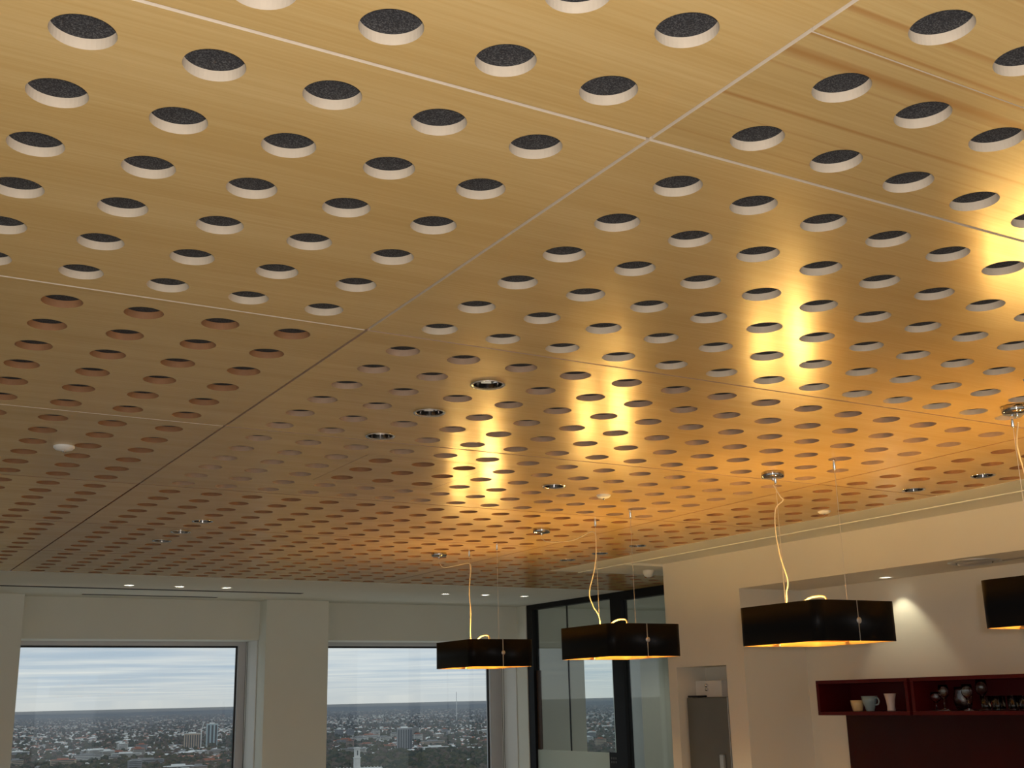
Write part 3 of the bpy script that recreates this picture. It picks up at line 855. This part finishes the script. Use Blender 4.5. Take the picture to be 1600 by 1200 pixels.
# fridge in its recess
fr = thing('fridge', 'tall grey steel fridge in the wall recess', 'fridge', (6.20, 7.05, 0))
m = MB(); m.box(-0.26, 0.33, -0.245, 0.262, 0.03, CAM_Z - 0.014)
bevel(m.build('cabinet', M_STEEL, fr), 0.006)
m = MB(); m.box(-0.31, -0.268, -0.205, 0.262, 0.06, CAM_Z - 0.016)
dr = bevel(m.build('door', M_STEEL, fr), 0.006)
m = MB(); m.box(-0.338, -0.312, -0.150, -0.110, 0.75, CAM_Z - 0.42)
bevel(m.build('handle', M_STEEL_PALE, dr), 0.005)
m = MB(); m.box(-0.312, -0.266, -0.2145, -0.2065, 0.06, CAM_Z - 0.016)
m.build('edge_trim', M_STEEL_PALE, fr)
fc = MB(); fc.box(-0.045, 0.045, -0.06, 0.06, 0.0, 0.014)
tag(bevel(fc.build('flat_case', M_GASKET, None, (5.945, 7.25, CAM_Z - 0.014)), 0.003), 'flat dark case lying on top of the fridge', 'case')
wb = thing('white_box', 'white box with two chrome knobs on top of the fridge', 'box', (6.055, 7.18, CAM_Z - 0.014))
m = MB(); m.box(-0.05, 0.055, -0.15, 0.155, 0.0, 0.122)
bevel(m.build('box_body', M_WHITEPLASTIC, wb), 0.003)
for zz in (0.087, 0.058):
    MB().lathe([(0.010, 0.0), (0.013, -0.012), (0.010, -0.024), (0.0, -0.026)], seg=14, axis='x', cz=zz, cx=-0.05, cy=0.01).build('knob', M_CHROME, wb, smooth=True)

# ------------------------------------------------------------------ the city below
GZ = CAM_Z - 130.0
def ground_pt(az, dist):
    a = math.radians(az)
    return dist * math.sin(a), dist * math.cos(a)
M_GROUND, _n, _l, _b = nodes_of('suburban_ground')
_tc = _n.new('ShaderNodeTexCoord')
def _gn(scale, det):
    z = _n.new('ShaderNodeTexNoise'); z.inputs['Scale'].default_value = scale; z.inputs['Detail'].default_value = det
    _l.new(_tc.outputs['Object'], z.inputs['Vector']); return z
_a, _c = _gn(0.0016, 6), _gn(0.02, 4)
_mm = _n.new('ShaderNodeMath'); _mm.operation = 'MULTIPLY_ADD'; _mm.inputs[1].default_value = 0.5
_m2 = _n.new('ShaderNodeMath'); _m2.operation = 'MULTIPLY'; _m2.inputs[1].default_value = 0.5
_l.new(_c.outputs['Fac'], _m2.inputs[0]); _l.new(_a.outputs['Fac'], _mm.inputs[0]); _l.new(_m2.outputs[0], _mm.inputs[2])
_cr = _n.new('ShaderNodeValToRGB')
_e = _cr.color_ramp.elements
_e[0].position = 0.35; _e[0].color = (0.075, 0.085, 0.085, 1)
_e[1].position = 0.68; _e[1].color = (0.20, 0.19, 0.18, 1)
_l.new(_mm.outputs[0], _cr.inputs['Fac']); _l.new(_cr.outputs['Color'], _b.inputs['Base Color'])
_b.inputs['Roughness'].default_value = 1.0; _b.inputs['Specular IOR Level'].default_value = 0.0
gm = MB()
gm.face([(-30000, 200, 0), (60000, 200, 0), (60000, 60000, 0), (-30000, 60000, 0)])
struct(gm.build('ground', M_GROUND, None, (0, 0, GZ)), 'grey green suburban plain far below the windows')
# low wooded rise along the horizon, blue of the haze put into its colour
hb = MB()
N = 80
for ring_d, hh in ((24000, 0), (27000, 1), (31000, 0)):
    for k in range(N + 1):
        az = -2 + 46 * k / N
        x, y = ground_pt(az, ring_d)
        h = hh * (52 + 7 * math.sin(az * 0.9) + 5 * math.sin(az * 2.3 + 1) + 4 * math.sin(az * 6.1))
        hb.v.append((x, y, h))
for r_ in range(2):
    for k in range(N):
        a = r_ * (N + 1) + k
        hb.f.append((a, a + 1, a + N + 2, a + N + 1)); hb.m.append(0)
struct(hb.build('hills', simple('haze_tinted_hills', (0.10, 0.12, 0.145), 1.0, var=0.1, scale=0.0006, spec=0.0), None, (0, 0, GZ), smooth=True), 'low wooded rise along the horizon, coloured with haze blue')

rnd = random.Random(21)
BCOLS = [(0.62, 0.61, 0.57), (0.46, 0.44, 0.40), (0.52, 0.42, 0.32), (0.30, 0.31, 0.33), (0.70, 0.70, 0.68), (0.40, 0.31, 0.25)]
BM = [simple('rendered_facade_%s' % n_, c_, 0.85, var=0.1, scale=0.05, spec=0.1) for n_, c_ in zip(('cream', 'stone', 'tan', 'slate', 'white', 'brick'), BCOLS)]
M_WINBAND = simple('dark_window_band', (0.07, 0.08, 0.09), 0.4)
M_ROOFW = simple('pale_metal_roof', (0.78, 0.80, 0.80), 0.6, var=0.08, scale=0.05)
M_ROOFR = simple('terracotta_roof', (0.38, 0.15, 0.09), 0.8, var=0.15, scale=0.1)
M_ROOFG = simple('grey_roof', (0.28, 0.29, 0.30), 0.8, var=0.15, scale=0.1)

def tower(name, az, dist, w, d_, h, mat, floors, label, group=None, roof=None, rz=None, bays=4):
    x, y = ground_pt(az, dist)
    t = thing(name, label, 'building', (x, y, GZ), rnd.uniform(-0.5, 0.5) if rz is None else rz, group)
    MB().box(-w / 2, w / 2, -d_ / 2, d_ / 2, 0, h).build('wall', mat, t)
    m = MB(); m.box(-w * 0.25, w * 0.2, -d_ * 0.25, d_ * 0.25, h, h + 4)
    m.box(-w / 2 - .4, w / 2 + .4, -d_ / 2 - .4, d_ / 2 + .4, h - 0.1, h + 0.8)
    m.build('roof', roof or M_ROOFW, t)
    fh = h / floors
    if floors <= 12:
        for k in range(floors):
            m = MB(); m.box(-w / 2 * 0.92, w / 2 * 0.92, -d_ / 2 - 0.25, -d_ / 2 + 0.05, k * fh + fh * 0.35, k * fh + fh * 0.78)
            m.box(-w / 2 - 0.25, -w / 2 + 0.05, -d_ / 2 * 0.9, d_ / 2 * 0.9, k * fh + fh * 0.35, k * fh + fh * 0.78)
            m.build('window_band', M_WINBAND, t)
    else:
        for k in range(bays):
            x0 = -w / 2 + w * (k + 0.22) / bays
            m = MB(); m.box(x0, x0 + w * 0.55 / bays, -d_ / 2 - 0.3, -d_ / 2 + 0.05, 3, h - 4)
            m.build('window_band', M_WINBAND, t)
    return t
GRP = 'mid-rise blocks in the distant suburb'
# landmarks picked out in the view
tower('tower_block', 25.55, 3350, 40, 24, 62, BM[3], 20, 'grey tower block with dark vertical window strips rising from trees', rz=-0.35, bays=6)
t = tower('glass_tower', 16.75, 4300, 36, 30, 74, simple('pale_blue_curtain_wall', (0.42, 0.55, 0.60), 0.3), 16, 'pale blue glass tower beside a construction crane', rz=-0.2, bays=3)
tower('tan_block', 15.9, 4000, 50, 30, 50, BM[2], 15, 'tan office block left of the pale blue tower', rz=-0.2, bays=7)
x, y = ground_pt(16.28, 3980)
cr_ = thing('tower_crane', 'thin white tower crane between the tan and blue towers', 'crane', (x, y, GZ))
MB().box(-1.2, 1.2, -1.2, 1.2, 0, 60).build('mast', M_ROOFW, cr_)
MB().tube([(0, 0, 58), (7, 0, 84)], 1.1, 5).build('jib', M_ROOFW, cr_)
# white mansion with a belvedere tower in the park
x, y = ground_pt(23.35, 2150)
mn = thing('mansion', 'white mansion with a square lookout tower among park trees', 'building', (x, y, GZ), -0.2)
MB().box(-38, 42, -10, 10, 0, 20).build('wall', BM[4], mn)
m = MB(); m.box(-39, 43, -11, 11, 20, 21.6)
for k in range(14):
    m.box(-38 + k * 6, -36.6 + k * 6, -10.6, -9.4, 21.6, 24.2)
m.build('parapet', BM[4], mn)
tw = MB()
tw.box(-5, 5, -5, 5, 0, 38); tw.box(-6, 6, -6, 6, 38, 39.6); tw.box(-4.4, 4.4, -4.4, 4.4, 39.6, 54); tw.box(-5.6, 5.6, -5.6, 5.6, 54, 56)
tk = tw.build('lookout_tower', BM[4], mn)
MB().box(-1.0, 1.0, -4.7, -4.3, 43, 51).build('window', M_WINBAND, tk)
MB().box(-36, 40, -10.3, -9.9, 4, 9).build('window_band', M_WINBAND, mn)
x, y = ground_pt(28.0, 8200)
mast = MB().tube([(0, 0, 0), (0, 0, 190)], 2.6, 6).build('radio_mast', M_ROOFW, None, (x, y, GZ), fix=True)
tag(mast, 'thin pale radio mast breaking the horizon', 'mast')

def clear_of(az, dist):
    return all(abs(az - a_) > 0.7 or abs(dist - d_) > 500 for a_, d_ in ((25.55, 3350), (16.75, 4300), (15.9, 4000), (23.35, 2150), (16.28, 3980)))
AZ_OK = ((7.2, 18.2), (21.6, 30.6), (33.4, 37.0))
def rand_az(r):
    lo, hi = r.choices(AZ_OK, weights=(11, 9, 3.6))[0]
    return r.uniform(lo, hi)
CNAMES = ('cream', 'stone grey', 'tan', 'slate grey', 'white', 'brick brown')
ROOFS = ((M_ROOFW, 'pale'), (M_ROOFG, 'grey'), (M_ROOFR, 'terracotta'))
WINDOWS = (((7.4, 18.0), 'in the window with the blue tower'), ((21.8, 30.4), 'in the window with the white mansion'), ((33.6, 36.8), 'through the partition glass'))
combos = [(ci, ri, big, wi) for ci in range(6) for ri in range(3) for big in (0, 1) for wi in (0, 0, 1, 1, 2) if not (wi == 2 and (big or ri == 1))]
rnd.shuffle(combos)
used, placed = set(), []
for ci, ri, big, wi in combos:
    if (ci, ri, big, wi) in used or len(used) >= 48:
        continue
    for _ in range(40):
        az = rnd.uniform(*WINDOWS[wi][0])
        dist = 1.0 / rnd.uniform(1 / 5200, 1 / 2480)
        if clear_of(az, dist) and not (az > 21 and dist < 3150) and all(abs(az - a_) > 0.5 or abs(dist - d_) > 150 for a_, d_ in placed):
            break
    else:
        continue
    used.add((ci, ri, big, wi)); placed.append((az, dist))
    w = rnd.uniform(55, 85) if big else rnd.uniform(20, 34)
    h = rnd.uniform(10, 20) if big else rnd.uniform(16, 30)
    fl_ = max(2, int(h / 3.4))
    tower('apartment_building', az, dist, w, rnd.uniform(14, 24), h, BM[ci], fl_,
          '%s distant %s block with %s roof %s' % ('long low' if big else 'narrow', CNAMES[ci], ROOFS[ri][1], WINDOWS[wi][1]), GRP, roof=ROOFS[ri][0], bays=5)

def scatter_houses():
    mb = MB()
    r = random.Random(5)
    for _ in range(11000):
        az = rand_az(r)
        dist = 1.0 / r.uniform(1 / 24000, 1 / 2300)
        if az > 21 and dist < 3000 and r.random() < 0.93:
            continue
        cx, cy = ground_pt(az, dist)
        s = math.sin(cx * 0.0021 + 1.3) * math.sin(cy * 0.0017) + 0.35 * math.sin(cx * 0.006 + cy * 0.004)
        if s < -0.25 and r.random() < 0.85:
            continue
        a = r.uniform(-0.6, 0.6)
        w, d_, h = r.uniform(5, 11), r.uniform(4, 8), r.uniform(3.5, 6.5)
        if r.random() < 0.08:
            w, d_, h = w * 3, d_ * 2.2, h * 1.3
        ca, sa = math.cos(a), math.sin(a)
        def P(x_, y_, z_):
            return (cx + ca * x_ - sa * y_, cy + sa * x_ + ca * y_, z_)
        b0 = len(mb.v)
        for z_ in (0, h):
            mb.v += [P(-w, -d_, z_), P(w, -d_, z_), P(w, d_, z_), P(-w, d_, z_)]
        mb.v += [P(-w * 0.5, 0, h + 2.8), P(w * 0.5, 0, h + 2.8)]
        wc = r.randrange(3); rc = 3 + r.choices(range(3), weights=(45, 25, 30))[0]
        for q in ((0, 1, 5, 4), (1, 2, 6, 5), (2, 3, 7, 6), (3, 0, 4, 7)):
            mb.f.append(tuple(b0 + i for i in q)); mb.m.append(wc)
        for q in ((4, 5, 9, 8), (5, 6, 9), (6, 7, 8, 9), (7, 4, 8)):
            mb.f.append(tuple(b0 + i for i in q)); mb.m.append(rc)
    o = mb.build('suburb_houses', [BM[0], BM[1], BM[5], M_ROOFW, M_ROOFR, M_ROOFG], None, (0, 0, GZ))
    tag(o, 'countless small houses spreading to the horizon', 'houses'); o['kind'] = 'stuff'
scatter_houses()

def scatter_trees():
    r = random.Random(9)
    t = (1 + 5 ** 0.5) / 2
    ico = [Vector(v).normalized() for v in ((-1, t, 0), (1, t, 0), (-1, -t, 0), (1, -t, 0), (0, -1, t), (0, 1, t), (0, -1, -t), (0, 1, -t), (t, 0, -1), (t, 0, 1), (-t, 0, -1), (-t, 0, 1))]
    fcs = ((0, 11, 5), (0, 5, 1), (0, 1, 7), (0, 7, 10), (0, 10, 11), (1, 5, 9), (5, 11, 4), (11, 10, 2), (10, 7, 6), (7, 1, 8), (3, 9, 4), (3, 4, 2), (3, 2, 6), (3, 6, 8), (3, 8, 9), (4, 9, 5), (2, 4, 11), (6, 2, 10), (8, 6, 7), (9, 8, 1))
    mb = MB()
    for i in range(14000):
        az = rand_az(r)
        park = i < 2600
        if park:
            az = r.uniform(21.4, 31) if r.random() < 0.75 else r.uniform(12.5, 16)
            dist = r.uniform(2150, 3150)
        else:
            dist = 1.0 / r.uniform(1 / 24000, 1 / 2350)
        if not park and not clear_of(az, dist) and r.random() < 0.5:
            continue
        if abs(az - 23.35) < 1.3 and dist < 2250:
            continue
        cx, cy = ground_pt(az, dist)
        rad = r.uniform(4, 9); hh = rad * r.uniform(0.8, 1.2)
        b0 = len(mb.v); mi = r.randrange(3)
        for v in ico:
            j = r.uniform(0.8, 1.2)
            mb.v.append((cx + v.x * rad * j, cy + v.y * rad * j, hh * 0.9 + v.z * hh * j))
        for q in fcs:
            mb.f.append(tuple(b0 + k for k in q)); mb.m.append(mi)
    tm = [simple('tree_foliage_%s' % n_, c_, 1.0, var=0.2, scale=0.2, spec=0.0) for n_, c_ in (('dark', (0.055, 0.065, 0.05)), ('olive', (0.085, 0.085, 0.055)), ('bare', (0.12, 0.10, 0.085)))]
    o = mb.build('distant_trees', tm, None, (0, 0, GZ))
    tag(o, 'dark winter trees between the distant houses', 'trees'); o['kind'] = 'stuff'
scatter_trees()

# thin winter haze lying over the plain (a real scattering volume)
hz = MB(); hz.box(-30000, 60000, 900, 60000, 0.5, 120)
M_HAZE = bpy.data.materials.new('winter_haze'); M_HAZE.use_nodes = True
_n, _l = M_HAZE.node_tree.nodes, M_HAZE.node_tree.links
_n.remove(_n['Principled BSDF'])
_vs = _n.new('ShaderNodeVolumeScatter'); _vs.inputs['Color'].default_value = (0.62, 0.70, 0.85, 1); _vs.inputs['Density'].default_value = 4.0e-5
_va = _n.new('ShaderNodeVolumeAbsorption'); _va.inputs['Color'].default_value = (0.3, 0.3, 0.3, 1); _va.inputs['Density'].default_value = 4.0e-5
_ad = _n.new('ShaderNodeAddShader')
_l.new(_vs.outputs[0], _ad.inputs[0]); _l.new(_va.outputs[0], _ad.inputs[1])
_l.new(_ad.outputs[0], _n['Material Output'].inputs['Volume'])
ho = hz.build('haze', M_HAZE, None, (0, 0, GZ))
tag(ho, 'thin bluish haze over the distant suburb', 'haze'); ho['kind'] = 'stuff'
